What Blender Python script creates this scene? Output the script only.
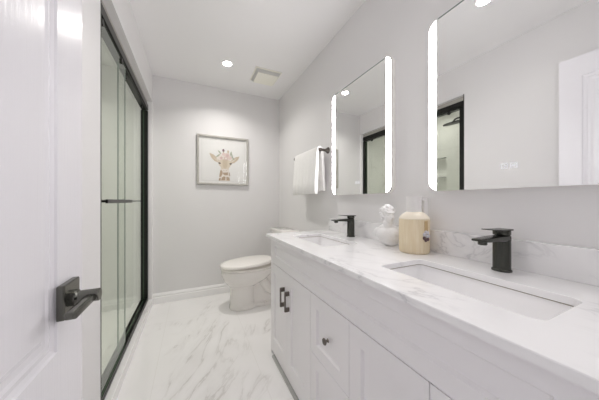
import bpy, bmesh, math, random
from mathutils import Vector, Matrix

for o in list(bpy.data.objects):
    bpy.data.objects.remove(o)
S = bpy.context.scene
C = S.collection

# ------------------------------------------------------------------ camera
cam_data = bpy.data.cameras.new('camera')
cam = bpy.data.objects.new('camera', cam_data)
C.objects.link(cam)
cam.location = (0, 0, 1.1)
cam.rotation_euler = (math.pi / 2, 0, -0.4407)
cam_data.sensor_width = 36
cam_data.lens = 228.37 / 599 * 36
cam_data.shift_y = 0.92 / 599
cam_data.clip_start = 0.01
S.camera = cam

# ------------------------------------------------------------------ world, exposure
world = bpy.data.worlds.new('world')
S.world = world
world.use_nodes = True
bg = world.node_tree.nodes['Background']
bg.inputs[0].default_value = (1.0, 0.975, 1.015, 1)
bg.inputs[1].default_value = 0.57
S.view_settings.view_transform = 'Standard'
S.view_settings.look = 'None'
S.view_settings.gamma = 1
S.view_settings.use_curve_mapping = False
S.view_settings.exposure = 0.53
S.cycles.max_bounces = 24
S.cycles.diffuse_bounces = 16
S.cycles.glossy_bounces = 8
S.cycles.transparent_max_bounces = 24
DOWN_FAR, DOWN_NEAR, DOWN_SHOWER_ADDED = 4.5, 0.75, 2.0   # watts of the recessed lamps; the shower one is added
STRIP = 14.6            # radiance of the mirror strips

# ------------------------------------------------------------------ constants (metres)
XR, XL, YB, ZC = 1.05, -0.377, 2.861, 2.44
XS = -1.22            # long wall of the shower
YF = -0.13            # front wall, the doorway the camera stands in
YO = 1.335            # near end of the shower opening
XM, XC, XF = 1.0144, 0.524, 0.494
ZT = 0.86             # worktop

# ------------------------------------------------------------------ materials
def new_mat(name):
    m = bpy.data.materials.new(name)
    m.use_nodes = True
    nt = m.node_tree
    b = nt.nodes['Principled BSDF']
    return m, nt, b

def plain(name, col, rough=0.5, metal=0.0, bump=0.0, bscale=200, coat=0.0, spec=None):
    m, nt, b = new_mat(name)
    b.inputs['Base Color'].default_value = (*col, 1)
    b.inputs['Roughness'].default_value = rough
    b.inputs['Metallic'].default_value = metal
    if coat:
        b.inputs['Coat Weight'].default_value = coat
        b.inputs['Coat Roughness'].default_value = 0.08
    if spec is not None:
        b.inputs['Specular IOR Level'].default_value = spec
    if bump:
        tc = nt.nodes.new('ShaderNodeTexCoord')
        n = nt.nodes.new('ShaderNodeTexNoise')
        n.inputs['Scale'].default_value = bscale
        n.inputs['Detail'].default_value = 3
        bp = nt.nodes.new('ShaderNodeBump')
        bp.inputs['Strength'].default_value = bump
        bp.inputs['Distance'].default_value = 0.002
        nt.links.new(tc.outputs['Object'], n.inputs['Vector'])
        nt.links.new(n.outputs['Fac'], bp.inputs['Height'])
        nt.links.new(bp.outputs['Normal'], b.inputs['Normal'])
    return m

def emit(name, col, strength):
    m, nt, b = new_mat(name)
    b.inputs['Base Color'].default_value = (0.8, 0.8, 0.8, 1)
    b.inputs['Emission Color'].default_value = (*col, 1)
    b.inputs['Emission Strength'].default_value = strength
    return m

def marble(name, base, vein, rough, rot, scale, stretch, thin=0.022, amount=0.8, tile=None, grout=(0.6, 0.59, 0.57), off=(0, 0, 0), cut=(0.5, 0.66)):
    """white stone with stretched grey veins; tile=(w, l) adds thin grout lines"""
    m, nt, b = new_mat(name)
    L, N = nt.links.new, nt.nodes.new
    geo = N('ShaderNodeNewGeometry')
    mp = N('ShaderNodeMapping')
    mp.inputs['Rotation'].default_value = rot
    mp.inputs['Location'].default_value = off
    L(geo.outputs['Position'], mp.inputs['Vector'])
    st = N('ShaderNodeVectorMath'); st.operation = 'MULTIPLY'
    st.inputs[1].default_value = stretch
    L(mp.outputs['Vector'], st.inputs[0])
    n1 = N('ShaderNodeTexNoise')
    n1.inputs['Scale'].default_value = scale
    n1.inputs['Detail'].default_value = 5
    n1.inputs['Roughness'].default_value = 0.58
    n1.inputs['Distortion'].default_value = 0.6
    L(st.outputs[0], n1.inputs['Vector'])
    sub = N('ShaderNodeMath'); sub.operation = 'SUBTRACT'; sub.inputs[1].default_value = 0.5
    L(n1.outputs['Fac'], sub.inputs[0])
    ab = N('ShaderNodeMath'); ab.operation = 'ABSOLUTE'
    L(sub.outputs[0], ab.inputs[0])
    ramp = N('ShaderNodeMapRange'); ramp.interpolation_type = 'SMOOTHSTEP'
    ramp.inputs['From Min'].default_value = thin
    ramp.inputs['From Max'].default_value = 0.0
    L(ab.outputs[0], ramp.inputs['Value'])
    n2 = N('ShaderNodeTexNoise')
    n2.inputs['Scale'].default_value = scale * 0.9
    n2.inputs['Detail'].default_value = 3
    L(mp.outputs['Vector'], n2.inputs['Vector'])
    mk = N('ShaderNodeMapRange'); mk.interpolation_type = 'SMOOTHSTEP'
    mk.inputs['From Min'].default_value = cut[0]
    mk.inputs['From Max'].default_value = cut[1]
    L(n2.outputs['Fac'], mk.inputs['Value'])
    mul = N('ShaderNodeMath'); mul.operation = 'MULTIPLY'
    L(ramp.outputs[0], mul.inputs[0]); L(mk.outputs[0], mul.inputs[1])
    soft = N('ShaderNodeMapRange'); soft.interpolation_type = 'SMOOTHSTEP'
    soft.inputs['From Min'].default_value = thin * 5
    soft.inputs['From Max'].default_value = 0.0
    soft.inputs['To Max'].default_value = 0.16
    L(ab.outputs[0], soft.inputs['Value'])
    smul = N('ShaderNodeMath'); smul.operation = 'MULTIPLY'
    L(soft.outputs[0], smul.inputs[0]); L(mk.outputs[0], smul.inputs[1])
    am = N('ShaderNodeMath'); am.operation = 'MULTIPLY_ADD'; am.inputs[1].default_value = amount
    L(mul.outputs[0], am.inputs[0]); L(smul.outputs[0], am.inputs[2])
    mix = N('ShaderNodeMix'); mix.data_type = 'RGBA'; mix.clamp_factor = True
    mix.inputs['A'].default_value = (*base, 1)
    mix.inputs['B'].default_value = (*vein, 1)
    L(am.outputs[0], mix.inputs['Factor'])
    out = mix.outputs['Result']
    if tile:
        br = N('ShaderNodeTexBrick')
        br.offset = 0.0 if len(tile) < 4 else tile[3]
        br.inputs['Color1'].default_value = (0, 0, 0, 1)
        br.inputs['Color2'].default_value = (0, 0, 0, 1)
        br.inputs['Mortar'].default_value = (1, 1, 1, 1)
        br.inputs['Scale'].default_value = 1.0
        br.inputs['Brick Width'].default_value = tile[0]
        br.inputs['Row Height'].default_value = tile[1]
        br.inputs['Mortar Size'].default_value = 0.0015
        br.inputs['Mortar Smooth'].default_value = 0.3
        m2 = N('ShaderNodeMapping')
        if tile[2] == 'x':       # a wall facing x: use (y, z)
            m2.inputs['Rotation'].default_value = (0, -math.pi / 2, 0)
            sw = N('ShaderNodeSeparateXYZ'); cb = N('ShaderNodeCombineXYZ')
            L(geo.outputs['Position'], sw.inputs[0]); L(sw.outputs['Y'], cb.inputs[0]); L(sw.outputs['Z'], cb.inputs[1])
            L(cb.outputs[0], br.inputs['Vector'])
        elif tile[2] == 'y':
            sw = N('ShaderNodeSeparateXYZ'); cb = N('ShaderNodeCombineXYZ')
            L(geo.outputs['Position'], sw.inputs[0]); L(sw.outputs['X'], cb.inputs[0]); L(sw.outputs['Z'], cb.inputs[1])
            L(cb.outputs[0], br.inputs['Vector'])
        else:
            m2.inputs['Location'].default_value = (0.21, 0.05, 0)
            L(geo.outputs['Position'], m2.inputs['Vector']); L(m2.outputs[0], br.inputs['Vector'])
        gm = N('ShaderNodeMix'); gm.data_type = 'RGBA'
        gm.inputs['B'].default_value = (*grout, 1)
        L(br.outputs['Fac'], gm.inputs['Factor'])
        L(out, gm.inputs['A'])
        out = gm.outputs['Result']
    L(out, b.inputs['Base Color'])
    b.inputs['Roughness'].default_value = rough
    return m

def glass_sheet(name, tint, ior=1.5):
    """clear sheet: tinted straight-through light plus a mirror reflection that grows towards grazing"""
    m = bpy.data.materials.new(name); m.use_nodes = True
    nt = m.node_tree; nt.nodes.clear()
    N, L = nt.nodes.new, nt.links.new
    out = N('ShaderNodeOutputMaterial')
    tr = N('ShaderNodeBsdfTransparent'); tr.inputs[0].default_value = (*tint, 1)
    gl = N('ShaderNodeBsdfGlossy'); gl.inputs['Roughness'].default_value = 0.0
    gl.inputs['Color'].default_value = (0.95, 1, 0.96, 1)
    fr = N('ShaderNodeFresnel'); fr.inputs['IOR'].default_value = ior
    geo = N('ShaderNodeNewGeometry')
    inv = N('ShaderNodeMath'); inv.operation = 'SUBTRACT'; inv.inputs[0].default_value = 1
    L(geo.outputs['Backfacing'], inv.inputs[1])
    mu = N('ShaderNodeMath'); mu.operation = 'MULTIPLY'
    L(fr.outputs[0], mu.inputs[0]); L(inv.outputs[0], mu.inputs[1])
    mx = N('ShaderNodeMixShader')
    L(mu.outputs[0], mx.inputs[0]); L(tr.outputs[0], mx.inputs[1]); L(gl.outputs[0], mx.inputs[2])
    L(mx.outputs[0], out.inputs['Surface'])
    return m

def grain_white(name, col):
    """white painted moulded door skin with a fine vertical wood grain"""
    m, nt, b = new_mat(name)
    N, L = nt.nodes.new, nt.links.new
    b.inputs['Base Color'].default_value = (*col, 1)
    b.inputs['Roughness'].default_value = 0.22
    geo = N('ShaderNodeTexCoord')
    mp = N('ShaderNodeMapping'); mp.inputs['Scale'].default_value = (160, 160, 6)
    n = N('ShaderNodeTexNoise'); n.inputs['Scale'].default_value = 1; n.inputs['Detail'].default_value = 4; n.inputs['Distortion'].default_value = 0.8
    bp = N('ShaderNodeBump'); bp.inputs['Strength'].default_value = 0.22; bp.inputs['Distance'].default_value = 0.0012
    L(geo.outputs['Object'], mp.inputs['Vector']); L(mp.outputs[0], n.inputs['Vector'])
    L(n.outputs['Fac'], bp.inputs['Height']); L(bp.outputs[0], b.inputs['Normal'])
    return m

def flute_mat(name, col, col2):
    """beige ceramic: fine vertical flutes on the lower third, brushed streaks above"""
    m, nt, b = new_mat(name)
    N, L = nt.nodes.new, nt.links.new
    tc = N('ShaderNodeTexCoord')
    mp = N('ShaderNodeMapping'); mp.inputs['Scale'].default_value = (110, 110, 9)
    n = N('ShaderNodeTexNoise'); n.inputs['Scale'].default_value = 1.2; n.inputs['Detail'].default_value = 4
    L(tc.outputs['Object'], mp.inputs['Vector']); L(mp.outputs[0], n.inputs['Vector'])
    mix = N('ShaderNodeMix'); mix.data_type = 'RGBA'
    mix.inputs['A'].default_value = (*col, 1); mix.inputs['B'].default_value = (*col2, 1)
    mr = N('ShaderNodeMapRange'); mr.inputs['From Min'].default_value = 0.35; mr.inputs['From Max'].default_value = 0.7
    L(n.outputs['Fac'], mr.inputs['Value']); L(mr.outputs[0], mix.inputs['Factor'])
    L(mix.outputs['Result'], b.inputs['Base Color'])
    b.inputs['Roughness'].default_value = 0.5
    return m

def towel_mat(name, col):
    m, nt, b = new_mat(name)
    N, L = nt.nodes.new, nt.links.new
    b.inputs['Base Color'].default_value = (*col, 1)
    b.inputs['Roughness'].default_value = 0.95
    b.inputs['Sheen Weight'].default_value = 0.3
    tc = N('ShaderNodeTexCoord')
    n = N('ShaderNodeTexNoise'); n.inputs['Scale'].default_value = 350; n.inputs['Detail'].default_value = 2
    bp = N('ShaderNodeBump'); bp.inputs['Strength'].default_value = 0.5; bp.inputs['Distance'].default_value = 0.004
    L(tc.outputs['Object'], n.inputs['Vector']); L(n.outputs['Fac'], bp.inputs['Height']); L(bp.outputs[0], b.inputs['Normal'])
    return m

M = {}
M['wall'] = plain('greige_wall_paint', (0.78, 0.772, 0.775), 0.55, bump=0.08, bscale=260)
M['ceiling'] = plain('ceiling_paint', (0.90, 0.895, 0.90), 0.8, bump=0.1, bscale=300)
M['trim'] = plain('white_trim_paint', (0.93, 0.925, 0.925), 0.28)
M['vanity'] = plain('white_cabinet_paint', (0.86, 0.845, 0.86), 0.33)
M['door'] = grain_white('white_door_paint', (0.80, 0.79, 0.825))
M['floor'] = marble('marble_floor_tile', (0.88, 0.87, 0.87), (0.50, 0.48, 0.46), 0.16, (0, 0, math.radians(28)), 2.2, (2.6, 0.65, 1), thin=0.028, amount=0.40, cut=(0.46, 0.62), tile=(0.61, 1.22, 'z'), grout=(0.80, 0.785, 0.77))
M['stone'] = marble('white_quartz', (0.88, 0.875, 0.88), (0.40, 0.40, 0.42), 0.14, (0, 0, math.radians(-20)), 3.4, (1.8, 0.9, 1.6), thin=0.016, amount=0.32, off=(0.55, 0.45, 0), cut=(0.42, 0.60))
M['tile_x'] = marble('shower_tile_long', (0.85, 0.855, 0.84), (0.6, 0.6, 0.58), 0.2, (0.6, 0, 0.4), 1.6, (1, 1.4, 0.8), thin=0.02, amount=0.4, tile=(0.61, 0.305, 'x', 0.5), grout=(0.62, 0.62, 0.6))
M['tile_y'] = marble('shower_tile_end', (0.85, 0.855, 0.84), (0.6, 0.6, 0.58), 0.2, (0.6, 0, 0.4), 1.6, (1, 1.4, 0.8), thin=0.02, amount=0.4, tile=(0.61, 0.305, 'y', 0.5), grout=(0.62, 0.62, 0.6))
M['black'] = plain('black_metal', (0.022, 0.022, 0.02), 0.32, 0.6)
M['gun'] = plain('gunmetal', (0.145, 0.145, 0.13), 0.24, 1.0)
M['faucet'] = plain('black_faucet_metal', (0.062, 0.064, 0.056), 0.24, 0.85)
M['bronze'] = plain('dark_bronze', (0.17, 0.15, 0.135), 0.32, 1.0)
M['chrome'] = plain('chrome', (0.75, 0.75, 0.75), 0.12, 1.0)
M['mirror'] = plain('silvered_glass', (0.90, 0.905, 0.90), 0.0, 1.0)
M['mirror_body'] = plain('mirror_side_acrylic', (0.93, 0.91, 0.88), 0.4)
M['glass_edge'] = plain('mirror_glass_edge', (0.14, 0.20, 0.18), 0.15)
M['strip'] = emit('led_strip', (1.0, 0.972, 0.985), STRIP)
M['icon'] = emit('lit_icon', (0.80, 0.84, 1.0), 0.2)
M['lamp'] = emit('lamp_lens', (1.0, 0.97, 0.93), 25.0)
M['porcelain'] = plain('white_porcelain', (0.95, 0.945, 0.95), 0.1, coat=0.4)
M['toilet'] = plain('toilet_china', (0.84, 0.815, 0.79), 0.14, coat=0.4)
M['toilet_seat'] = plain('toilet_seat_plastic', (0.86, 0.835, 0.80), 0.2)
M['plaster'] = plain('white_plaster', (0.84, 0.84, 0.84), 0.6, bump=0.2, bscale=120)
M['towel'] = towel_mat('white_terry', (0.93, 0.925, 0.91))
M['pane'] = glass_sheet('green_tinted_glass', (0.915, 0.928, 0.893), 1.72)
M['pane_edge'] = plain('green_glass_edge', (0.10, 0.17, 0.11), 0.15)
M['picture_glass'] = glass_sheet('picture_glass', (0.97, 0.97, 0.97), 1.35)
M['silver'] = plain('silver_frame', (0.48, 0.465, 0.43), 0.35, 0.3)
M['mat_board'] = plain('mat_board', (0.90, 0.895, 0.88), 0.8)
M['fan'] = plain('fan_plastic', (0.93, 0.915, 0.83), 0.45)
M['fan_dark'] = plain('fan_grille', (0.70, 0.70, 0.68), 0.6)
M['beige'] = flute_mat('beige_ceramic', (0.74, 0.62, 0.42), (0.80, 0.70, 0.52))
M['cream'] = plain('cream_ceramic', (0.83, 0.76, 0.63), 0.4)
M['white_ceramic'] = plain('white_ceramic', (0.83, 0.82, 0.81), 0.35)
M['tan'] = plain('tan_strap', (0.58, 0.42, 0.22), 0.6)
M['petal'] = plain('grey_petal', (0.62, 0.60, 0.64), 0.5)
M['petal_dark'] = plain('plum_petal', (0.12, 0.07, 0.075), 0.5)
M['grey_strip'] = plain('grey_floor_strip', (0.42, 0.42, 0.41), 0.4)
M['gap_shade'] = plain('gap_shade', (0.05, 0.05, 0.05), 0.8)  # near-black colour paints in the shade of the gap under the cabinet
M['edge_trim'] = plain('tile_edge_metal', (0.06, 0.06, 0.05), 0.4, 0.6)
M['sealant'] = plain('grey_brown_sealant', (0.30, 0.27, 0.22), 0.6)
M['hall'] = plain('hall_paint', (0.78, 0.77, 0.75), 0.6)

# ------------------------------------------------------------------ mesh helpers
def link(name, bm, mats, parent=None, smooth=False, angle=None):
    """make ONE mesh object; vertices are given in world space"""
    if parent is not None:
        off = Vector((0, 0, 0)); p = parent
        while p is not None:
            off += p.location; p = p.parent
        bmesh.ops.translate(bm, verts=bm.verts, vec=-off)
    bmesh.ops.recalc_face_normals(bm, faces=bm.faces)
    me = bpy.data.meshes.new(name)
    bm.to_mesh(me); bm.free()
    for m in (mats if isinstance(mats, (list, tuple)) else [mats]):
        me.materials.append(m)
    if smooth:
        for p in me.polygons: p.use_smooth = True
        me.set_sharp_from_angle(angle=math.radians(angle or 40))
    o = bpy.data.objects.new(name, me)
    C.objects.link(o)
    if parent is not None: o.parent = parent
    return o

def tag(o, label, cat, group=None):
    o['label'] = label; o['category'] = cat
    if group: o['group'] = group
    return o

def thing(name, label, cat, loc, group=None):
    o = bpy.data.objects.new(name, None); C.objects.link(o)
    o.location = loc; o.empty_display_size = 0.05
    return tag(o, label, cat, group)

def struct(name, bm, m, label=None, parent=None, **k):
    o = link(name, bm, m, parent, **k)
    if parent is None: o['kind'] = 'structure'
    if label: o['label'] = label
    return o

def copy_tree(src, delta, label=None):
    r = src.copy(); C.objects.link(r)
    r.location = src.location + Vector(delta)
    if label: r['label'] = label
    for ch in src.children:
        c = ch.copy(); C.objects.link(c); c.parent = r
        for g in ch.children:
            d = g.copy(); C.objects.link(d); d.parent = c
    return r

def box(bm, x0, x1, y0, y1, z0, z1, bev=0.0, mi=0, seg=2):
    r = bmesh.ops.create_cube(bm, size=1)
    vs = r['verts']
    for v in vs:
        v.co = Vector((x0 + (v.co.x + .5) * (x1 - x0), y0 + (v.co.y + .5) * (y1 - y0), z0 + (v.co.z + .5) * (z1 - z0)))
    fs = set(f for v in vs for f in v.link_faces)
    for f in fs: f.material_index = mi
    if bev:
        es = list(set(e for v in vs for e in v.link_edges))
        bmesh.ops.bevel(bm, geom=es, offset=bev, segments=seg, affect='EDGES', profile=0.5, clamp_overlap=True)
    return bm

def BM(): return bmesh.new()

def blend(bm, voxel, iters):
    """fuse overlapping closed masses into one smooth skin"""
    me = bpy.data.meshes.new('tmp'); bm.to_mesh(me)
    o = bpy.data.objects.new('tmp', me); C.objects.link(o)
    md = o.modifiers.new('r', 'REMESH'); md.mode = 'VOXEL'; md.voxel_size = voxel
    sm = o.modifiers.new('s', 'SMOOTH'); sm.factor = 0.5; sm.iterations = iters
    me2 = bpy.data.meshes.new_from_object(o.evaluated_get(bpy.context.evaluated_depsgraph_get()))
    bm.clear(); bm.from_mesh(me2)
    bpy.data.objects.remove(o); bpy.data.meshes.remove(me); bpy.data.meshes.remove(me2)
    return bm

def loft(bm, rings, cap=True, mi=0):
    """rings: list of lists of Vectors of equal length"""
    vs = [[bm.verts.new(p) for p in r] for r in rings]
    n = len(vs[0]); fs = []
    for a, b in zip(vs[:-1], vs[1:]):
        for i in range(n):
            fs.append(bm.faces.new((a[i], a[(i + 1) % n], b[(i + 1) % n], b[i])))
    if cap:
        fs.append(bm.faces.new(vs[0][::-1])); fs.append(bm.faces.new(vs[-1]))
    for f in fs: f.material_index = mi
    return vs

def lathe(bm, c, prof, n=40, axis='z', mi=0, sx=1, sy=1):
    """prof: (radius, height) pairs around a vertical (or x / y) axis through c"""
    rings = []
    for r, h in prof:
        ring = []
        for i in range(n):
            a = 2 * math.pi * i / n
            u, v = r * math.cos(a) * sx, r * math.sin(a) * sy
            if axis == 'z': p = (c[0] + u, c[1] + v, c[2] + h)
            elif axis == 'x': p = (c[0] + h, c[1] + u, c[2] + v)
            else: p = (c[0] + u, c[1] + h, c[2] + v)
            ring.append(Vector(p))
        rings.append(ring)
    loft(bm, rings, True, mi)
    return bm

def tube(bm, pts, r, n=12, mi=0):
    pts = [Vector(p) for p in pts]
    rr = r if isinstance(r, (list, tuple)) else [r] * len(pts)
    rings = []; up = None
    for i, p in enumerate(pts):
        t = (pts[min(i + 1, len(pts) - 1)] - pts[max(i - 1, 0)]).normalized()
        if up is None:
            up = Vector((0, 0, 1)) if abs(t.z) < .9 else Vector((1, 0, 0))
        a = (up - t * up.dot(t)).normalized(); up = a
        b = t.cross(a)
        rings.append([p + (a * math.cos(2 * math.pi * k / n) + b * math.sin(2 * math.pi * k / n)) * rr[i] for k in range(n)])
    loft(bm, rings, True, mi)
    return bm

def rrect(a0, a1, b0, b1, r, n=8):
    """rounded rectangle outline in 2D"""
    out = []
    for cx, cy, s in ((a1 - r, b1 - r, 0), (a0 + r, b1 - r, 1), (a0 + r, b0 + r, 2), (a1 - r, b0 + r, 3)):
        for k in range(n + 1):
            t = math.pi / 2 * (s + k / n)
            out.append((cx + r * math.cos(t), cy + r * math.sin(t)))
    return out

def prism_x(bm, outline, x0, x1, mi=0):
    """outline of (y, z) extruded along x"""
    loft(bm, [[Vector((x0, y, z)) for y, z in outline], [Vector((x1, y, z)) for y, z in outline]], True, mi)
    return bm

def prism_z(bm, outline, z0, z1, mi=0):
    loft(bm, [[Vector((x, y, z0)) for x, y in outline], [Vector((x, y, z1)) for x, y in outline]], True, mi)
    return bm

def panelled(bm, fn, a0, a1, b0, b1, thick, acuts, bcuts, panels, prof):
    """slab with sunk panels on its front face. fn(a, b, d) -> world point, d = height of the front surface.
    acuts/bcuts: grid lines inside; panels: set of (i, j) cells that are sunk; prof: (inset, depth) rings"""
    A = [a0] + acuts + [a1]; B = [b0] + bcuts + [b1]
    grid = [[bm.verts.new(fn(a, b, 0)) for b in B] for a in A]
    for i in range(len(A) - 1):
        for j in range(len(B) - 1):
            q = [grid[i][j], grid[i + 1][j], grid[i + 1][j + 1], grid[i][j + 1]]
            if (i, j) not in panels:
                bm.faces.new(q); continue
            prev = q
            for ins, dep in prof:
                x0, x1, y0, y1 = A[i] + ins, A[i + 1] - ins, B[j] + ins, B[j + 1] - ins
                cur = [bm.verts.new(fn(*p, dep)) for p in ((x0, y0), (x1, y0), (x1, y1), (x0, y1))]
                for k in range(4):
                    bm.faces.new((prev[k], prev[(k + 1) % 4], cur[(k + 1) % 4], cur[k]))
                prev = cur
            bm.faces.new(prev)
    # sides and back
    rim = [grid[i][0] for i in range(len(A))] + [grid[-1][j] for j in range(1, len(B))] + \
          [grid[i][-1] for i in range(len(A) - 2, -1, -1)] + [grid[0][j] for j in range(len(B) - 2, 0, -1)]
    back = []
    co = {}
    for i, a in enumerate(A):
        for j, b in enumerate(B): co[grid[i][j]] = (a, b)
    for v in rim: back.append(bm.verts.new(fn(*co[v], -thick)))
    n = len(rim)
    for k in range(n):
        bm.faces.new((rim[k], rim[(k + 1) % n], back[(k + 1) % n], back[k]))
    bm.faces.new(back)
    return bm

# ================================================================== THE ROOM
b = BM(); box(b, -0.377, 1.17, -1.6, YB, -0.1, 0.0)
struct('floor', b, M['floor'], 'white marble-look floor tiles with soft grey veins')
b = BM(); box(b, XS - 0.1, 1.17, YF - 0.1, YB + 0.12, ZC, ZC + 0.1)
struct('ceiling', b, M['ceiling'], 'flat white ceiling')
b = BM(); box(b, XR, 1.17, YF - 0.1, YB + 0.12, 0, ZC)
struct('wall_right', b, M['wall'], 'greige wall behind the vanity mirrors')
b = BM(); box(b, XS - 0.1, XR, YB, YB + 0.12, 0, ZC)
struct('wall_back', b, M['wall'], 'greige end wall behind the toilet')
b = BM()
box(b, -0.54, XL, YF, YO, 0, ZC)
box(b, -0.54, XL, YO, YB, 2.142, ZC)
struct('wall_left', b, M['wall'], 'wall with the shower opening')
b = BM()
DX0, DX1, DZ = -0.262, 0.56, 2.045
box(b, -0.54, DX0, YF - 0.1, YF, 0, ZC)
box(b, DX1, XR, YF - 0.1, YF, 0, ZC)
box(b, DX0, DX1, YF - 0.1, YF, DZ, ZC)
struct('wall_front', b, M['wall'], 'wall with the doorway into the hall')
b = BM()
for x0, x1, z0, z1 in ((DX0 - 0.06, DX0, 0, DZ + 0.06), (DX1, DX1 + 0.06, 0, DZ + 0.06), (DX0, DX1, DZ, DZ + 0.06)):
    box(b, x0, x1, YF, YF + 0.014, z0, z1, 0.003)
struct('trim_1', b, M['trim'], 'white casing around the doorway')
b = BM(); box(b, -1.6, 2.2, -1.7, -1.6, 0, ZC)
struct('wall_hall', b, M['hall'], 'pale hall wall beyond the doorway')
# white jamb at the far end of the shower opening, shower threshold
b = BM(); box(b, -0.54, XL, 2.832, YB - 0.0005, 0.0, 2.1415, 0.002)
struct('trim_2', b, M['trim'], 'white jamb at the far end of the shower opening')
b = BM(); box(b, -0.54, XL - 0.0, YO, 2.832, 0, 0.065, 0.003)
struct('trim_3', b, M['floor'], 'marble-look shower threshold')
b = BM(); box(b, XL - 0.003, XL + 0.0015, YO - 0.004, YO + 0.003, 0.0, 2.145)
struct('trim_4', b, M['edge_trim'], 'thin black edge strip at the shower opening')

# baseboards
def baseboard(name, fn, L, label):
    prof = [(0, 0), (0.018, 0), (0.018, 0.066), (0.0165, 0.070), (0.0115, 0.073), (0.0115, 0.078), (0.014, 0.084), (0.0135, 0.094), (0.009, 0.104), (0.005, 0.112), (0, 0.112)]
    b = BM()
    loft(b, [[Vector(fn(0, d, z)) for d, z in prof], [Vector(fn(L, d, z)) for d, z in prof]])
    return struct(name, b, M['trim'], label)
baseboard('baseboard_back', lambda s, d, z: (XL + 0.001 + s, YB - d, z), XR - XL - 0.001, 'white moulded baseboard on the end wall')
baseboard('baseboard_right', lambda s, d, z: (XR - d, 1.64 + s, z), YB - 1.64 - 0.014, 'white moulded baseboard beside the toilet')
baseboard('baseboard_left', lambda s, d, z: (XL + d, YF + 0.02 + s, z), YO - YF - 0.03, 'white moulded baseboard behind the open door')

# shower alcove
b = BM()
box(b, XS - 0.1, -0.54, YF, YO - 0.012, 0, ZC)
box(b, XS, -0.54, YO - 0.012, YO, 0, ZC)
struct('wall_shower_near', b, M['tile_y'], 'tiled near end of the shower')
b = BM(); box(b, XS, -0.54, YB - 0.012, YB, 0, ZC)
struct('wall_shower_far', b, M['tile_y'], 'tiled far end of the shower')
b = BM()
NY0, NY1, NZ0, NZ1 = 2.03, 2.36, 1.14, 1.72
box(b, XS - 0.1, XS, YO - 0.012, NY0, 0, ZC); box(b, XS - 0.1, XS, NY1, YB, 0, ZC)
box(b, XS - 0.1, XS, NY0, NY1, 0, NZ0); box(b, XS - 0.1, XS, NY0, NY1, NZ1, ZC)
box(b, XS - 0.1, XS - 0.085, NY0, NY1, NZ0, NZ1)
struct('wall_shower_side', b, M['tile_x'], 'tiled long wall of the shower with a niche')
b = BM(); box(b, XS - 0.084, XS, NY0 + 0.001, NY1 - 0.001, 1.44, 1.458)
struct('trim_5', b, M['stone'], 'white shelf in the shower niche')
b = BM(); box(b, XS, -0.54, YO, YB - 0.012, -0.05, 0.012)
struct('floor_shower', b, M['porcelain'], 'white shower base')

# entry door, swung open along the left wall
droot = bpy.data.objects.new('door_1', None); C.objects.link(droot)
droot.location = (-0.2325, -0.115, 0.0)
droot['kind'] = 'structure'; droot['label'] = 'white two-panel entry door standing open'
b = BM()
mould = [(0.003, -0.003), (0.010, -0.0055), (0.018, -0.0042), (0.024, -0.0062), (0.034, -0.0062), (0.046, -0.001)]
DY0, DY1 = -0.115, 0.648
panelled(b, lambda a, c, d: (-0.215 + d, a, c), DY0, DY1, 0.012, 2.03, 0.0175, [DY0 + 0.10, DY1 - 0.10], [0.21, 0.70, 0.832, 1.90], {(1, 1), (1, 3)}, mould)
panelled(b, lambda a, c, d: (-0.250 - d, a, c), DY0, DY1, 0.012, 2.03, 0.0175, [DY0 + 0.10, DY1 - 0.10], [0.21, 0.70, 0.832, 1.90], {(1, 1), (1, 3)}, mould)
struct('door_leaf', b, M['door'], parent=droot)
hy, hz = 0.572, 0.9185
def lever_set(sgn, x0):
    b = BM(); xa, xb = sorted((x0, x0 + sgn * 0.012)); box(b, xa, xb, hy - 0.031, hy + 0.031, hz - 0.031, hz + 0.031, 0.0025)
    rose = struct('door_handle', b, M['gun'], 'dark gunmetal lever handle on a square rose', parent=droot)
    x1 = x0 + sgn * 0.012
    b = BM(); lathe(b, (x1, hy, hz - 0.001), [(0.015, 0), (0.015, sgn * 0.007), (0.0118, sgn * 0.010), (0.0118, sgn * 0.039), (0.0105, sgn * 0.0405)], 28, 'x')
    xa, xb = sorted((x1 + sgn * 0.021, x1 + sgn * 0.037))
    box(b, xa, xb, hy - 0.091, hy - 0.002, hz - 0.0075, hz + 0.0045, 0.0028)
    link('lever', b, M['gun'], rose, smooth=True, angle=35)
lever_set(1, -0.215)
lever_set(-1, -0.250)
b = BM()
for z in (0.25, 1.02, 1.80): lathe(b, (-0.213, DY0 - 0.006, z), [(0.006, 0), (0.006, 0.09)], 12)
struct('hinge', b, M['gun'], parent=droot)

# ================================================================== SHOWER SCREEN
sx0, sx1 = -0.470, -0.411
scr = thing('shower_screen', 'black-framed sliding glass shower screen in the left wall opening', 'shower screen', (-0.44, 2.08, 0.065))
b = BM()
box(b, sx0, sx1, YO + 0.001, 2.831, 2.045, 2.100, 0.002)
box(b, sx0 + 0.008, sx1 - 0.010, YO + 0.001, 2.831, 2.03, 2.045)
link('header_rail', b, M['black'], scr)
b = BM(); box(b, -0.462, -0.420, YO + 0.001, 2.831, 2.1002, 2.1418)
link('header_filler', b, M['silver'], scr)
b = BM()
box(b, sx0, sx1, YO + 0.001, 2.831, 0.065, 0.083, 0.002)
for x in (sx0 + 0.002, -0.4365, sx1 - 0.005): box(b, x, x + 0.003, YO + 0.001, 2.831, 0.083, 0.097)
link('bottom_track', b, M['black'], scr)
for y0, y1 in ((YO + 0.001, YO + 0.060), (2.796, 2.831)):
    b = BM(); box(b, sx0, sx1, y0, y1, 0.097, 2.03, 0.002)
    link('side_post', b, M['black'], scr)
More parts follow.
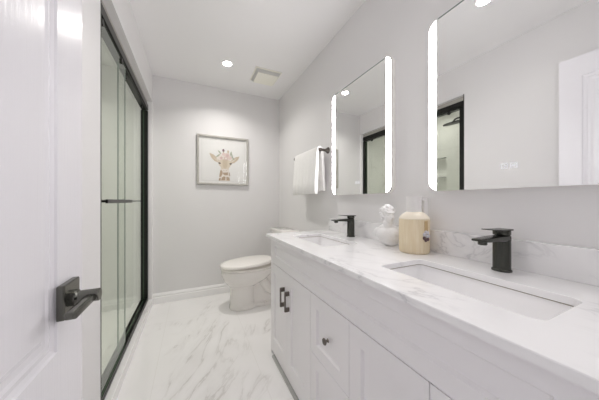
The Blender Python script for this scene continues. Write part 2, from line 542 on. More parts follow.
def pane(y0, y1, x0, x1):
    b = BM(); box(b, x0, x1, y0, y1, 0.088, 2.04)
    b.faces.ensure_lookup_table()
    for f in b.faces:
        f.normal_update()
        if abs(f.normal.x) < 0.5: f.material_index = 1
    return link('glass_panel', b, [M['pane'], M['pane_edge']], scr)
p1 = pane(YO + 0.0605, 1.968, -0.428, -0.420)
p2 = pane(1.895, 2.794, -0.450, -0.442)
b = BM()
box(b, -0.384, -0.374, 1.42, 1.93, 1.088, 1.108, 0.002)
for y in (1.46, 1.89): lathe(b, (-0.420, y, 1.099), [(0.011, 0), (0.011, 0.006), (0.006, 0.008), (0.006, 0.037)], 16, 'x')
link('pull_bar', b, M['black'], p1)
b = BM()
box(b, -0.486, -0.478, 2.03, 2.74, 1.090, 1.108, 0.002)
for y in (2.07, 2.70): lathe(b, (-0.450, y, 1.099), [(0.011, 0), (0.011, -0.006), (0.006, -0.008), (0.006, -0.029)], 16, 'x')
link('pull_bar', b, M['black'], p2)
for p, ys in ((p1, (1.50, 1.86)), (p2, (2.08, 2.66))):
    for y in ys:
        b = BM()
        x = -0.420 if p is p1 else -0.442
        lathe(b, (x, y, 2.02), [(0.018, 0.0002), (0.018, 0.007)], 20, 'x')
        link('roller', b, M['black'], p)

# rain head and slide rail seen in the mirror
rh = thing('rain_shower', 'black flat rain shower head on a straight arm inside the shower', 'shower head', (-0.80, YO, 2.06))
b = BM(); lathe(b, (-0.80, 1.68, 2.025), [(0.125, 0), (0.128, 0.004), (0.128, 0.014), (0.02, 0.018), (0.014, 0.035)], 40, sx=0.35)
link('head', b, M['black'], rh, smooth=True)
b = BM(); tube(b, [(-0.80, YO + 0.001, 2.075), (-0.80, 1.64, 2.075), (-0.80, 1.668, 2.07), (-0.80, 1.68, 2.055), (-0.80, 1.68, 2.045)], 0.010)
lathe(b, (-0.80, YO + 0.0005, 2.075), [(0.028, 0), (0.028, 0.006), (0.012, 0.010)], 24, 'y')
link('arm', b, M['black'], rh, smooth=True)

# ================================================================== VANITY
van = thing('vanity_cabinet', 'long white shaker vanity cabinet under the marble worktop', 'vanity', (0.80, 0.835, 0.0))
VY0, VY1 = 0.07, 1.60
b = BM()
box(b, 0.5445, 1.045, VY0 + 0.018, VY1 - 0.018, 0.022, 0.640)
box(b, 0.5445, 0.560, VY0 + 0.018, VY1 - 0.018, 0.640, 0.8395); box(b, 1.030, 1.045, VY0 + 0.018, VY1 - 0.018, 0.640, 0.8395)
for y in (VY0, VY1 - 0.018): box(b, XC + 0.0005, 1.045, y, y + 0.018, 0.0, 0.8395, 0.001)
link('carcass', b, M['vanity'], van)
b = BM(); box(b, 0.5445, 0.575, VY0 + 0.018, 1.58, 0.0, 0.022)
link('toe_kick', b, M['gap_shade'], van)
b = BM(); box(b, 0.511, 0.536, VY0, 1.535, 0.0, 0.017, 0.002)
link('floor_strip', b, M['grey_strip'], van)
shaker = [(0.0, -0.0005), (0.007, -0.009)]
def front(name, y0, y1, z0, z1, m0, m1, n0, n1):
    b = BM()
    panelled(b, lambda a, c, d: (XC - d, a, c), y0, y1, z0, z1, 0.02, [y0 + m0, y1 - m1], [z0 + n0, z1 - n1], {(1, 1)}, shaker)
    return link(name, b, M['vanity'], van)
front('false_front', VY0 + 0.002, VY1 - 0.002, 0.660, 0.834, 0.085, 0.085, 0.054, 0.047)
def handle(parent, y, z0, z1):
    b = BM()
    box(b, XC - 0.030, XC - 0.022, y - 0.006, y + 0.006, z0, z1, 0.0015)
    for z in (z0 + 0.012, z1 - 0.012): box(b, XC - 0.024, XC - 0.0003, y - 0.006, y + 0.006, z - 0.012, z + 0.012, 0.001)
    link('handle', b, M['bronze'], parent)
edges = [(1.2955, 1.598), (0.9885, 1.2925), (0.3695, 0.6815), (0.072, 0.3665)]
for k, (y0, y1) in enumerate(edges):
    d = front('door', y0, y1, 0.026, 0.656, 0.063, 0.063, 0.108, 0.062)
    handle(d, (y0 + 0.036) if k in (0, 2) else (y1 - 0.036), 0.443, 0.560)
for z0, z1, n in ((0.3745, 0.656, 0.053), (0.026, 0.3715, 0.108)):
    d = front('drawer', 0.6845, 0.9855, z0, z1, 0.058, 0.058, n, 0.06)
    b = BM(); lathe(b, (XC - 0.0003, 0.828, 0.505 if z0 > .2 else 0.215), [(0.009, 0), (0.0055, -0.003), (0.0055, -0.010), (0.012, -0.013), (0.0145, -0.017), (0.0125, -0.021), (0.004, -0.023)], 24, 'x')
    link('knob', b, M['bronze'], d, smooth=True, angle=50)

# worktop with two sink cutouts
CY0, CY1 = 0.03, 1.618
SINKS = [(0.632, 0.855, 1.025, 1.462), (0.632, 0.855, 0.205, 0.642)]
b = BM()
loops = [[(XF, CY0), (XR - 0.0005, CY0), (XR - 0.0005, CY1), (XF, CY1)]] + [rrect(*s, 0.022, 6) for s in SINKS]
eds = []
for lp in loops:
    vs = [b.verts.new((x, y, ZT)) for x, y in lp]
    eds += [b.edges.new((vs[i], vs[(i + 1) % len(vs)])) for i in range(len(vs))]
bmesh.ops.triangle_fill(b, edges=eds, use_beauty=True, use_dissolve=False)
r = bmesh.ops.extrude_face_region(b, geom=list(b.faces))
for v in [g for g in r['geom'] if isinstance(g, bmesh.types.BMVert)]: v.co.z = 0.840
es = [e for e in b.edges if len(e.link_faces) == 2 and all(abs(v.co.z - ZT) < 1e-5 for v in e.verts) and e.calc_face_angle(0) > 1]
bmesh.ops.bevel(b, geom=es, offset=0.003, segments=2, affect='EDGES', profile=0.5)
top = link('worktop', b, M['stone'])
tag(top, 'white grey-veined marble worktop spanning the vanity with two sinks', 'countertop')
b = BM(); box(b, 1.030, XR - 0.0005, CY0, CY1, ZT, 0.963, 0.0015)
link('backsplash', b, M['stone'], top)

# sinks: basin with rounded corners
def make_sink(s, label):
    x0, x1, y0, y1 = s
    t = thing('sink_basin', label, 'sink', ((x0 + x1) / 2, (y0 + y1) / 2, 0.70), 'undermount sinks in the worktop')
    b = BM()
    def ring(g, z, r): return [Vector((x, y, z)) for x, y in rrect(x0 - g, x1 + g, y0 - g, y1 + g, max(r, .004), 6)]
    loft(b, [ring(0.020, 0.8395, 0.04), ring(0.020, 0.825, 0.04), ring(0.0, 0.70, 0.04), ring(-0.02, 0.688, 0.04),
             ring(-0.03, 0.702, 0.03), ring(-0.010, 0.712, 0.035), ring(0.002, 0.735, 0.03), ring(0.004, 0.8395, 0.026)], cap=False)
    b.verts.ensure_lookup_table()
    n = 28
    b.faces.new([b.verts[i] for i in range(4 * n, 5 * n)]); b.faces.new([b.verts[i] for i in range(3 * n, 4 * n)])
    for i in range(n):
        b.faces.new((b.verts[i], b.verts[(i + 1) % n], b.verts[7 * n + (i + 1) % n], b.verts[7 * n + i]))
    link('basin', b, M['porcelain'], t, smooth=True, angle=50)
    b = BM(); loft(b, [ring(0.0035, 0.8376, .024), ring(0.0035, 0.8396, .024), ring(-0.0008, 0.8396, .022), ring(-0.0008, 0.8376, .022), ring(0.0035, 0.8376, .024)], cap=False)
    link('sealant', b, M['sealant'], t)
    b = BM(); lathe(b, ((x0 + x1) / 2 + .03, (y0 + y1) / 2, 0.702), [(0.022, 0.0), (0.022, 0.003), (0.018, 0.0045), (0.006, 0.003)], 24)
    link('drain', b, M['chrome'], t, smooth=True)
    return t
make_sink(SINKS[0], 'white undermount rectangular sink at the toilet end of the worktop')
make_sink(SINKS[1], 'white undermount rectangular sink in front of the foreground faucet')

# faucets
def make_faucet(x, y, label):
    t = thing('faucet', label, 'faucet', (x, y, ZT), 'black single-lever sink faucets')
    b = BM(); lathe(b, (x, y, ZT), [(0.028, 0.0), (0.028, 0.005), (0.0262, 0.007)], 36)
    link('base_ring', b, M['faucet'], t, smooth=True)
    b = BM(); lathe(b, (x, y, ZT), [(0.0248, 0.007), (0.0245, 0.106)], 36)
    link('body', b, M['faucet'], t, smooth=True)
    b = BM()   # flat blade spout
    w = 0.022
    secs = [(x + 0.012, 0.098, 0.124, w), (x - 0.02, 0.100, 0.122, w), (x - 0.07, 0.106, 0.121, w), (x - 0.115, 0.108, 0.119, w), (x - 0.139, 0.110, 0.118, w * .96), (x - 0.144, 0.112, 0.1165, w * .85)]
    loft(b, [[Vector((sx, y + q, ZT + z)) for q, z in rrect(-ww, ww, z0, z1, (z1 - z0) * .3, 3)] for sx, z0, z1, ww in secs])
    link('spout', b, M['faucet'], t, smooth=True, angle=35)
    b = BM(); lathe(b, (x - 0.118, y, ZT), [(0.0115, 0.098), (0.0125, 0.100), (0.0125, 0.1085)], 24)
    link('aerator', b, M['faucet'], t, smooth=True)
    b = BM(); lathe(b, (x, y, ZT), [(0.024, 0.1242), (0.0245, 0.126), (0.0245, 0.138)], 36)
    r0 = [Vector((x + 0.027, y + q, ZT + z)) for q, z in rrect(-0.022, 0.022, 0.138, 0.1435, 0.002, 3)]
    r1 = [Vector((x - 0.03, y + q, ZT + z)) for q, z in rrect(-0.022, 0.022, 0.139, 0.1442, 0.002, 3)]
    r2 = [Vector((x - 0.090, y + q, ZT + z)) for q, z in rrect(-0.017, 0.017, 0.1445, 0.1475, 0.001, 3)]
    loft(b, [r0, r1, r2])
    link('lever', b, M['faucet'], t, smooth=True, angle=35)
    return t
f0 = make_faucet(0.968, 0.4155, 'matte black single-lever faucet behind the foreground sink')
copy_tree(f0, (0, 1.243 - 0.4155, 0), 'matte black single-lever faucet beside the white bust, behind the farther sink')

# mirrors
MZ0, MZ1, MW = 1.146, 1.931, 0.594
def make_mirror(yc, label):
    t = thing('lit_mirror', label, 'mirror', (XR, yc, MZ0), 'backlit vanity mirrors')
    y0, y1 = yc - MW / 2, yc + MW / 2
    b = BM(); prism_x(b, rrect(y0, y1, MZ0, MZ1, 0.045, 8), XM + 0.0045, XR - 0.0005)
    link('housing', b, M['mirror_body'], t, smooth=True, angle=30)
    b = BM(); prism_x(b, rrect(y0, y1, MZ0, MZ1, 0.045, 8), XM, XM + 0.0044, mi=1)
    b.faces.ensure_lookup_table()
    for f in b.faces:
        f.normal_update()
        if abs(f.normal.x) > .9: f.material_index = 0
    link('mirror_glass', b, [M['mirror'], M['glass_edge']], t)
    for s in (1, -1):
        e = 0.037
        r = 0.043
        # outline of the rounded corners on the outer side, straight on the inner side
        out = []
        yo = (y1 - 0.002) if s > 0 else (y0 + 0.002)
        zc1, zc0 = MZ1 - 0.003 - r, MZ0 + 0.003 + r
        for k in range(11):
            a = math.pi / 2 * k / 10
            yy = yo - s * r + s * r * math.cos(a)
            if s * (yy - (yo - s * (e - 0.002))) >= 0: out.append((yy, zc1 + r * math.sin(a)))
        last = r * math.sin(math.acos((r - e + 0.002) / r))
        out.append((yo - s * (e - 0.002), zc1 + last))
        out.append((yo - s * (e - 0.002), zc0 - last))
        for k in range(10, -1, -1):
            a = math.pi / 2 * k / 10
            yy = yo - s * r + s * r * math.cos(a)
            if s * (yy - (yo - s * (e - 0.002))) >= 0: out.append((yy, zc0 - r * math.sin(a)))
        b = BM(); prism_x(b, out, XM - 0.0012, XM - 0.0002)
        link('light_strip', b, M['strip'], t)
    b = BM(); box(b, XM - 0.0010, XM - 0.0002, y0 + 0.045, y1 - 0.045, MZ1 - 0.0045, MZ1 - 0.0005)
    link('glass_bevel', b, M['glass_edge'], t)
    for k in (0, 1):
        b = BM(); ic = yc - 0.003 + 0.010 - k * 0.026; z = 1.225; q = 0.0095
        for a0, a1, c0, c1 in ((-q, q, q - .002, q), (-q, q, -q, -q + .002), (-q, -q + .002, -q, q), (q - .002, q, -q, q)):
            box(b, XM - 0.0008, XM - 0.0002, ic + a0, ic + a1, z + c0, z + c1)
        if k == 0:
            box(b, XM - 0.0008, XM - 0.0002, ic - .0012, ic + .0012, z - .006, z + .004)
            box(b, XM - 0.0008, XM - 0.0002, ic - .005, ic + .005, z - .001, z + .001)
        else:
            box(b, XM - 0.0008, XM - 0.0002, ic - .005, ic + .005, z - .003, z + .003)
        link('touch_icon', b, M['icon'], t)
    return t
m0 = make_mirror(1.2385, 'rounded backlit mirror above the farther sink, beside the towel')
copy_tree(m0, (0, 0.420 - 1.2385, 0), 'rounded backlit mirror above the foreground sink, reflecting the white door')

# ================================================================== CEILING FITTINGS
def make_downlight(x, y, label, lamp):
    t = thing('recessed_downlight', label, 'ceiling light', (x, y, ZC), 'recessed ceiling downlights')
    b = BM(); lathe(b, (x, y, ZC), [(0.054, -0.0003), (0.054, -0.002), (0.050, -0.004), (0.041, -0.004), (0.039, -0.002)], 40)
    link('trim_ring', b, M['trim'], t, smooth=True)
    b = BM(); lathe(b, (x, y, ZC), [(0.0385, -0.0025), (0.0385, -0.0045)], 40)
    link('lens', b, M['lamp'], t)
    ld = bpy.data.lights.new('downlight_lamp', 'AREA')
    ld.shape = 'DISK'; ld.size = 0.075; ld.spread = math.radians(134)
    ld.energy = lamp; ld.color = (1.0, 0.965, 0.92)
    lo = bpy.data.objects.new('downlight_lamp', ld); C.objects.link(lo)
    lo.parent = t; lo.location = (0, 0, -0.007)
    return t
make_downlight(0.314, 2.314, 'small round recessed downlight in front of the end wall, left of the fan', DOWN_FAR)
make_downlight(0.267, 0.853, 'round recessed downlight nearer the doorway, seen only in the foreground mirror', DOWN_NEAR)
make_downlight(-0.85, 2.05, 'added unseen round downlight lighting the inside of the glass shower', DOWN_SHOWER_ADDED)  # unseen lamp, added to light the shower interior

fan = thing('exhaust_fan', 'square cream exhaust fan cover on the ceiling', 'fan', (0.715, 2.372, ZC))
b = BM(); box(b, 0.578, 0.852, 2.235, 2.509, ZC - 0.010, ZC - 0.0003, 0.003)
link('frame', b, M['fan'], fan)
def sq(g, z): return [Vector((0.715 + u, 2.372 + v, z)) for u, v in rrect(-g, g, -g, g, 0.006, 4)]
b = BM(); loft(b, [sq(0.126, ZC - 0.0102), sq(0.104, ZC - 0.036)])
for k in range(9):      # louvre blades around the sloping sides
    t = k / 8; g = 0.126 - 0.022 * t; z = ZC - 0.0112 - 0.024 * t
    loft(b, [sq(g + 0.0018, z), sq(g + 0.0018, z - 0.0012)])
link('louvred_side', b, M['fan_dark'], fan)
b = BM(); loft(b, [sq(0.107, ZC - 0.0362), sq(0.107, ZC - 0.0395), sq(0.104, ZC - 0.041)])
link('centre_panel', b, M['fan'], fan)

# ================================================================== PICTURE
PX0, PX1, PZ0, PZ1 = 0.053, 0.637, 1.290, 1.865
pic = thing('framed_picture', 'silver-framed giraffe print with a flower crown on the end wall', 'picture', ((PX0 + PX1) / 2, YB, PZ0))
b = BM()
fw, fy0, fy1 = 0.022, YB - 0.030, YB - 0.001
box(b, PX0, PX0 + fw, fy0, fy1, PZ0, PZ1, 0.003); box(b, PX1 - fw, PX1, fy0, fy1, PZ0, PZ1, 0.003)
box(b, PX0 + fw, PX1 - fw, fy0, fy1, PZ0, PZ0 + fw, 0.003); box(b, PX0 + fw, PX1 - fw, fy0, fy1, PZ1 - fw, PZ1, 0.003)
link('frame', b, M['silver'], pic)
b = BM(); box(b, PX0 + fw, PX1 - fw, YB - 0.012, YB - 0.004, PZ0 + fw, PZ1 - fw)
link('mat_board', b, M['mat_board'], pic)
# print: flat coloured shapes on the sheet
pm = [plain('print_' + n, c, 0.8) for n, c in (
    ('paper', (0.90, 0.895, 0.88)), ('tan', (0.66, 0.56, 0.43)), ('light_tan', (0.76, 0.67, 0.55)), ('brown', (0.50, 0.38, 0.27)),
    ('dark', (0.09, 0.08, 0.08)), ('pink', (0.80, 0.66, 0.62)), ('rose', (0.70, 0.52, 0.50)), ('green', (0.46, 0.50, 0.38)), ('plum', (0.20, 0.12, 0.14)), ('line', (0.66, 0.65, 0.63)), ('ivory', (0.86, 0.80, 0.74)))]
idx = {n: i for i, n in enumerate(('paper', 'tan', 'light_tan', 'brown', 'dark', 'pink', 'rose', 'green', 'plum', 'line', 'ivory'))}
b = BM()
W, H = PX1 - PX0, PZ1 - PZ0
layer = [0]
def P(u, v): return PX0 + u * W, PZ1 - v * H
def shape(pts, mat):
    layer[0] += 1
    y = YB - 0.0135 - 0.00004 * layer[0]
    vs = [b.verts.new((P(u, v)[0], y, P(u, v)[1])) for u, v in pts]
    f = b.faces.new(vs); f.material_index = idx[mat]
def blob(u, v, ru, rv, mat, ang=0, n=14, seed=0, wob=0.08):
    rnd = random.Random(seed + int(u * 1000) + int(v * 977))
    pts = []
    for i in range(n):
        a = 2 * math.pi * i / n
        k = 1 + rnd.uniform(-wob, wob)
        x, z = ru * k * math.cos(a), rv * k * math.sin(a)
        pts.append((u + x * math.cos(ang) - z * math.sin(ang), v + x * math.sin(ang) + z * math.cos(ang)))
    shape(pts, mat)
box(b, PX0 + 0.05, PX1 - 0.05, YB - 0.0135, YB - 0.0121, PZ0 + 0.05, PZ1 - 0.05, mi=0)
for u0, u1, v0, v1 in ((.085, .915, .083, .0865), (.085, .915, .9135, .917), (.085, .0885, .083, .917), (.9115, .915, .083, .917)):
    shape([(u0, v0), (u1, v0), (u1, v1), (u0, v1)], 'line')
# neck with patches
shape([(.435, .66), (.60, .66), (.625, .915), (.40, .915)], 'ivory')
for q in ([(.43, .70), (.475, .69), (.48, .76), (.45, .83), (.41, .84)], [(.49, .72), (.58, .735), (.585, .79), (.52, .80), (.485, .77)], [(.60, .71), (.62, .76), (.625, .82), (.60, .80)],
          [(.46, .85), (.50, .82), (.535, .83), (.53, .905), (.45, .905)], [(.55, .83), (.61, .84), (.62, .905), (.55, .905)], [(.405, .87), (.44, .85), (.44, .91), (.402, .91)]): shape(q, 'brown')
# ears
shape([(.42, .50), (.37, .445), (.30, .385), (.225, .355), (.255, .44), (.32, .515), (.42, .55)], 'tan')
shape([(.40, .505), (.345, .475), (.29, .41), (.33, .475), (.40, .525)], 'ivory')
shape([(.63, .50), (.68, .445), (.75, .40), (.815, .385), (.785, .46), (.71, .53), (.635, .55)], 'tan')
shape([(.65, .505), (.70, .465), (.76, .425), (.70, .49), (.65, .525)], 'ivory')
# head
shape([(.40, .50), (.46, .47), (.59, .47), (.65, .51), (.645, .585), (.60, .64), (.585, .70), (.55, .74), (.50, .74), (.46, .70), (.445, .64), (.40, .58)], 'light_tan')
shape([(.475, .47), (.575, .47), (.57, .60), (.545, .66), (.505, .66), (.48, .60)], 'tan')
blob(.525, .70, .060, .042, 'ivory'); blob(.502, .70, .007, .011, 'brown'); blob(.548, .70, .007, .011, 'brown')
shape([(.505, .725), (.525, .732), (.547, .725), (.525, .728)], 'brown')
for u, s in ((.418, 1), (.635, -1)):
    blob(u, .553, .024, .016, 'dark', 0.2 * s); shape([(u - .04 * s, .535), (u - .01 * s, .530), (u + .028 * s, .548), (u - .01 * s, .54)], 'brown')
# crown of flowers, horn tips
shape([(.475, .40), (.485, .28), (.505, .28), (.51, .40)], 'tan'); blob(.492, .285, .022, .03, 'plum')
shape([(.57, .40), (.575, .30), (.597, .30), (.60, .40)], 'tan'); blob(.585, .30, .020, .026, 'tan')
for u, v, r, m in ((.44, .43, .055, 'pink'), (.43, .40, .032, 'ivory'), (.50, .42, .05, 'ivory'), (.565, .385, .055, 'pink'), (.575, .385, .032, 'rose'), (.62, .43, .045, 'pink'), (.50, .365, .035, 'pink'), (.39, .455, .034, 'ivory'), (.545, .445, .04, 'rose'), (.545, .445, .024, 'ivory'), (.455, .44, .024, 'rose')):
    blob(u, v, r, r * .95, m, seed=3, wob=.16)
for u, v, a in ((.665, .39, 1.35), (.68, .43, 1.0), (.42, .33, .9), (.64, .34, 1.8), (.39, .40, 2.4)): blob(u, v, .050, .013, 'green', a)
sheet = link('print', b, pm, pic)
b = BM(); box(b, PX0 + fw, PX1 - fw, YB - 0.0210, YB - 0.0190, PZ0 + fw, PZ1 - fw)
link('glazing', b, M['picture_glass'], pic)

# ================================================================== TOWEL AND BAR
bar = thing('towel_bar', 'dark bronze wall towel bar holding the white towel', 'towel bar', (XR, 1.90, 1.53))
b = BM(); tube(b, [(0.972, 1.645, 1.53), (0.972, 2.17, 1.53)], 0.009, 16)
link('rail', b, M['bronze'], bar, smooth=True)
for y in (1.655, 2.16):
    b = BM(); lathe(b, (XR - 0.0005, y, 1.53), [(0.027, 0), (0.027, -0.005), (0.014, -0.022), (0.0105, -0.035), (0.0105, -0.06), (0.0135, -0.066), (0.0135, -0.089), (0.008, -0.093)], 28, 'x')
    link('post', b, M['bronze'], bar, smooth=True, angle=50)
rnd = random.Random(4)
b = BM()
# outline of the folded cloth in x-z, draped over the rail, thick layers
def towel_section(y, k):
    w = 0.004 * math.sin(k * 1.7) + 0.003 * math.sin(k * 0.6 + 1)
    zf, zb = 1.160 + 0.004 * math.sin(k * .45), 1.185 + 0.004 * math.sin(k * .7)
    cx, cz, ro, ri = 0.972, 1.530, 0.030, 0.0105
    pts = []
    xf, xb = cx - 0.052 + w, cx + 0.050 + w * .5
    pts.append((xf - 0.004, zf + 0.008)); pts.append((xf - 0.002, 1.26)); pts.append((cx - 0.043 + w * .6, 1.40)); pts.append((cx - 0.035, 1.50))
    for a in (165, 140, 115, 90, 65, 40, 15): pts.append((cx + ro * math.cos(math.radians(a)), cz + ro * math.sin(math.radians(a))))
    pts.append((cx + 0.036, 1.48)); pts.append((cx + 0.044, 1.38)); pts.append((xb + 0.002, zb + 0.008)); pts.append((xb - 0.006, zb)); pts.append((xb - 0.020, zb + 0.002))
    pts.append((cx + 0.020, 1.35)); pts.append((cx + ri + 0.001, 1.48))
    for a in (0, 45, 90, 135, 180): pts.append((cx + ri * math.cos(math.radians(a)), cz + ri * math.sin(math.radians(a))))
    pts.append((cx - ri - 0.002, 1.47)); pts.append((cx - 0.016, 1.35)); pts.append((xf + 0.026, zf + 0.002)); pts.append((xf + 0.006, zf - 0.002))
    return [Vector((x, y, z)) for x, z in pts]
NS = 24
loft(b, [towel_section(1.655 + 0.45 * k / NS, k) for k in range(NS + 1)])
tw = link('towel', b, M['towel'], smooth=True, angle=60)
tag(tw, 'thick white bath towel folded over the dark wall bar', 'towel')

# ================================================================== TOILET
TY = 2.42
toi = thing('toilet', 'white two-piece toilet against the end of the vanity', 'toilet', (0.62, TY, 0.0))
def egg(xf, xb, hw, z, n=36, sq=2.3):
    """rounded outline, elongated to the front (-x)"""
    cx = xf + (xb - xf) * 0.55
    out = []
    for i in range(n):
        a = 2 * math.pi * i / n
        c, s = math.cos(a), math.sin(a)
        rx = (xb - cx) if c > 0 else (cx - xf)
        e = 2 / sq
        out.append(Vector((cx + rx * math.copysign(abs(c) ** e, c), TY + hw * math.copysign(abs(s) ** e, s), z)))
    return out
b = BM()
loft(b, [egg(.345, .625, .120, 0.0), egg(.347, .622, .117, .02), egg(.352, .605, .104, .035), egg(.356, .60, .100, .12), egg(.353, .603, .100, .20), egg(.346, .615, .104, .224), egg(.322, .67, .128, .248), egg(.292, .74, .156, .288), egg(.275, .80, .170, .335), egg(.268, .84, .177, .375), egg(.266, .85, .179, .392), egg(.270, .845, .175, .398)])
# foot and trapway behind the column
loft(b, [egg(.50, .93, .105, 0.0), egg(.50, .93, .105, .022), egg(.52, .92, .09, .035)])
tube(b, [(.66, TY - .045, .30), (.74, TY - .055, .17), (.82, TY - .055, .11), (.89, TY - .055, .19), (.92, TY - .05, .33)], [.05, .052, .05, .05, .05], 16)
tube(b, [(.66, TY + .045, .30), (.74, TY + .055, .17), (.82, TY + .055, .11), (.89, TY + .055, .19), (.92, TY + .05, .33)], [.05, .052, .05, .05, .05], 16)
box(b, .58, .93, TY - .06, TY + .06, .02, .36, 0.02)
box(b, .74, 1.035, TY - .13, TY + .13, .33, .398, 0.02)
blend(b, 0.006, 3)
link('bowl', b, M['toilet'], toi, smooth=True, angle=60)
b = BM()
loft(b, [egg(.268, .80, .178, .3985), egg(.262, .802, .183, .404), egg(.262, .802, .183, .414), egg(.268, .80, .178, .418)])
link('seat', b, M['toilet_seat'], toi, smooth=True, angle=45)
b = BM()
def tilt(ring):
    for v in ring: v.z += 0.030 * (v.x - .26) / .54
    return ring
loft(b, [tilt(egg(.266, .795, .180, .4205)), tilt(egg(.259, .80, .186, .426)), tilt(egg(.259, .80, .186, .444)), tilt(egg(.266, .797, .180, .452)), tilt(egg(.30, .78, .155, .456))])
link('lid', b, M['toilet_seat'], toi, smooth=True, angle=45)
for s in (-1, 1):
    b = BM(); box(b, .782, .83, TY + s * .075 - .02, TY + s * .075 + .02, .3985, .432, 0.006)
    link('hinge', b, M['toilet_seat'], toi)
    b = BM(); lathe(b, (.70, TY + s * .092, .030), [(.013, 0), (.013, .008), (.008, .016), (.002, .018)], 16)
    link('bolt_cap', b, M['toilet'], toi, smooth=True)
b = BM()
loft(b, [[Vector((x, y, z)) for x, y in rrect(a0, a1, TY - hw, TY + hw, .03, 5)] for a0, a1, hw, z in ((.885, 1.035, .18, .3985), (.872, 1.04, .19, .43), (.862, 1.04, .205, .742))])
link('tank', b, M['toilet'], toi, smooth=True, angle=40)
b = BM()
loft(b, [[Vector((x, y, z)) for x, y in rrect(a0, a1, TY - hw, TY + hw, .03, 5)] for a0, a1, hw, z in ((.852, 1.045, .214, .7425), (.850, 1.046, .217, .75), (.850, 1.046, .217, .774), (.858, 1.042, .208, .782))])
link('tank_lid', b, M['toilet'], toi, smooth=True, angle=40)
b = BM(); lathe(b, (.95, TY, .7822), [(.020, 0), (.020, .004), (.016, .006)], 24)
link('flush_button', b, M['chrome'], toi, smooth=True)

# ================================================================== JUG AND BUST
JX, JY = 0.950, 0.745
scr_r = Vector((0.9045, -0.4266, 0))     # sideways direction of the handle
jug = thing('ceramic_jug', 'beige ceramic jug with white neck and looped handle', 'jug', (JX, JY, ZT))
b = BM()
prof = [(0.0595, 0.0), (0.063, 0.003), (0.0652, 0.012), (0.0662, 0.05), (0.0662, 0.150), (0.065, 0.1555)]
n = 96; rings = []
for i, (r, h) in enumerate(prof):
    fl = 0.0012 if h < 0.055 else 0.0
    rings.append([Vector((JX + (r - fl * (k % 2)) * math.cos(2 * math.pi * k / n), JY + (r - fl * (k % 2)) * math.sin(2 * math.pi * k / n), ZT + h)) for k in range(n)])
    if h == 0.05:
        rings.append([Vector((JX + r * math.cos(2 * math.pi * k / n), JY + r * math.sin(2 * math.pi * k / n), ZT + 0.058)) for k in range(n)])
loft(b, rings)
link('body', b, M['beige'], jug, smooth=True, angle=25)
b = BM(); lathe(b, (JX, JY, ZT), [(0.0645, 0.1556), (0.0655, 0.158), (0.061, 0.167), (0.048, 0.180), (0.0335, 0.189)], 48)
link('shoulder', b, M['cream'], jug, smooth=True)
b = BM(); lathe(b, (JX, JY, ZT), [(0.033, 0.1891), (0.032, 0.252), (0.0345, 0.258), (0.0345, 0.261), (0.030, 0.261), (0.028, 0.225), (0.002, 0.222)], 48)
link('neck', b, M['white_ceramic'], jug, smooth=True)
hd = (scr_r).normalized(); tv = Vector((-hd.y, hd.x, 0))
b = BM()
def strap(pts, w):
    rings = []
    for r, h, th in pts:
        c = Vector((JX, JY, ZT + h)) + hd * r
        rings.append(c)
    return rings
def slab(r0, r1, w, h0, h1):
    c = [Vector((JX, JY, 0)) + hd * r + tv * s for r, s in ((r0, -w), (r1, -w), (r1, w), (r0, w))]
    loft(b, [[Vector((p.x, p.y, ZT + h)) for p in c] for h in (h0, h1)])
slab(0.042, 0.060, 0.012, 0.172, 0.252)
slab(0.030, 0.060, 0.012, 0.2405, 0.2525)
bmesh.ops.bevel(b, geom=list(b.edges), offset=0.002, segments=2, affect='EDGES')
link('handle', b, M['white_ceramic'], jug, smooth=True)
od = (Vector((-0.35, -1.0, 0))).normalized(); ot = Vector((-od.y, od.x, 0))
od2 = (hd * 0.60 + Vector((-0.787, -0.617, 0)) * 0.80).normalized()
b = BM()
c = Vector((JX, JY, ZT)) + od2 * 0.0670; t2 = Vector((-od2.y, od2.x, 0))
pl = [c + t2 * s + od2 * q for s, q in ((-.008, -.003), (.008, -.003), (.008, .002), (-.008, .002))]
loft(b, [[Vector((p.x, p.y, ZT + h)) for p in pl] for h in (0.098, 0.150)])
link('strap', b, M['tan'], jug)
orn = BM()
c = Vector((JX, JY, ZT + 0.083)) + od2 * 0.0690
for k in range(7):
    a = 2 * math.pi * k / 7
    p = c + t2 * (0.013 * math.cos(a)) + Vector((0, 0, 0.018 * math.sin(a)))
    r = bmesh.ops.create_icosphere(orn, subdivisions=2, radius=0.0085)
    for v in r['verts']:
        loc = v.co.copy()
        v.co = p + t2 * loc.x + od2 * loc.y * 0.45 + Vector((0, 0, loc.z))
    mi = 1 if k in (4, 5, 6) else 0
    for f in set(f for v in r['verts'] for f in v.link_faces): f.material_index = mi
r = bmesh.ops.create_icosphere(orn, subdivisions=2, radius=0.007)
for v in r['verts']: v.co = c + t2 * v.co.x + od2 * (v.co.y * .6 + .003) + Vector((0, 0, v.co.z))
link('flower_ornament', orn, [M['petal'], M['petal_dark']], jug, smooth=True)

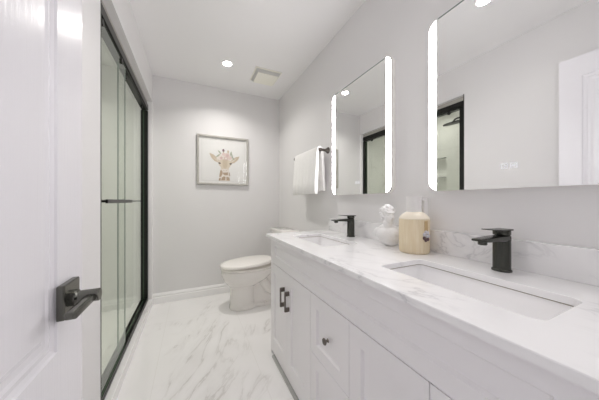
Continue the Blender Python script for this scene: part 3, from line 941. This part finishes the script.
# plaster bust: blended masses remeshed into one surface
def make_bust(cx, cy, ang):
    b = BM()
    fwd = Vector((math.cos(ang), math.sin(ang), 0)); side = Vector((-fwd.y, fwd.x, 0)); up = Vector((0, 0, 1))
    base = Vector((cx, cy, ZT))
    def ell(f, s, u, rf, rs, ru, tilt=0):
        r = bmesh.ops.create_icosphere(b, subdivisions=3, radius=1)
        for v in r['verts']:
            x, y, z = v.co.x * rf, v.co.y * rs, v.co.z * ru
            y, z = y * math.cos(tilt) - z * math.sin(tilt), y * math.sin(tilt) + z * math.cos(tilt)
            v.co = base + fwd * (f + x) + side * (s + y) + up * (u + z)
    # torso with wide shoulders, narrowing to a rounded cut at the bottom
    ell(0.002, 0.004, 0.052, 0.040, 0.058, 0.050, 0.25)
    ell(0.000, 0.012, 0.024, 0.034, 0.040, 0.026)
    ell(0.016, 0.026, 0.062, 0.028, 0.034, 0.034); ell(0.016, -0.026, 0.062, 0.028, 0.034, 0.034)
    ell(-0.004, 0.047, 0.074, 0.027, 0.026, 0.027); ell(-0.004, -0.048, 0.070, 0.027, 0.026, 0.028)
    ell(-0.004, 0, 0.082, 0.026, 0.048, 0.022)
    for q in (1, -1): ell(-0.003, q * 0.026, 0.094, 0.021, 0.026, 0.018, -0.5 * q)
    # neck
    for k in range(5): ell(-0.002 + 0.001 * k, 0.0, 0.090 + 0.009 * k, 0.023, 0.024, 0.015)
    fwd = Vector((math.cos(ang + 0.55), math.sin(ang + 0.55), 0)); side = Vector((-fwd.y, fwd.x, 0)); base = base - fwd * 0.004
    def hd_(f, sd, u, rf, rs, ru): ell(f * 1.1, sd * 1.15, 0.120 + (u - 0.131) * 1.18, rf * 1.12, rs * 1.15, ru * 1.18)
    # head, jaw, face
    hd_(0.0, 0, 0.176, 0.034, 0.027, 0.034); hd_(0.012, 0, 0.158, 0.024, 0.022, 0.027); hd_(0.019, 0, 0.142, 0.013, 0.014, 0.011)
    hd_(0.035, 0, 0.165, 0.008, 0.0045, 0.012); hd_(0.039, 0, 0.159, 0.006, 0.0055, 0.005)
    hd_(0.030, 0, 0.181, 0.008, 0.020, 0.004)
    hd_(0.032, 0, 0.1505, 0.005, 0.008, 0.0025); hd_(0.031, 0, 0.146, 0.005, 0.007, 0.0025)
    for q in (1, -1):
        hd_(0.027, q * 0.011, 0.172, 0.005, 0.006, 0.004); hd_(-0.002, q * 0.029, 0.165, 0.007, 0.004, 0.011)
        hd_(0.021, q * 0.014, 0.159, 0.010, 0.008, 0.010)
    # curls
    rnd = random.Random(7)
    for k in range(190):
        a = rnd.uniform(0, 2 * math.pi); t = rnd.uniform(0.0, 1.0)
        el = math.radians(5 + 80 * t ** .8)
        f, sd, u = -0.004 + 0.035 * math.cos(el) * math.cos(a), 0.030 * math.cos(el) * math.sin(a), 0.179 + 0.033 * math.sin(el)
        if f > 0.024 and u < 0.205: continue
        if f < 0.006 and rnd.random() < .7: u -= rnd.uniform(0, 0.045)
        q = rnd.uniform(0.0045, 0.008)
        hd_(f, sd, u, q, q, q)
    me = bpy.data.meshes.new('tmp'); b.to_mesh(me); b.free()
    o = bpy.data.objects.new('tmp', me); C.objects.link(o)
    md = o.modifiers.new('r', 'REMESH'); md.mode = 'VOXEL'; md.voxel_size = 0.0022
    sm = o.modifiers.new('s', 'SMOOTH'); sm.factor = 0.5; sm.iterations = 2
    dg = bpy.context.evaluated_depsgraph_get()
    me2 = bpy.data.meshes.new_from_object(o.evaluated_get(dg))
    bpy.data.objects.remove(o); bpy.data.meshes.remove(me)
    me2.name = 'bust'
    zmin = min(v.co.z for v in me2.vertices)
    for v in me2.vertices: v.co.z = max(v.co.z, zmin + 0.003) - zmin - 0.003 + ZT
    for p in me2.polygons: p.use_smooth = True
    me2.materials.clear(); me2.materials.append(M['plaster'])
    o = bpy.data.objects.new('bust_statue', me2); C.objects.link(o)
    return tag(o, 'small white plaster bust with curly hair beside the beige jug', 'statue')
make_bust(0.958, 0.912, math.radians(222))
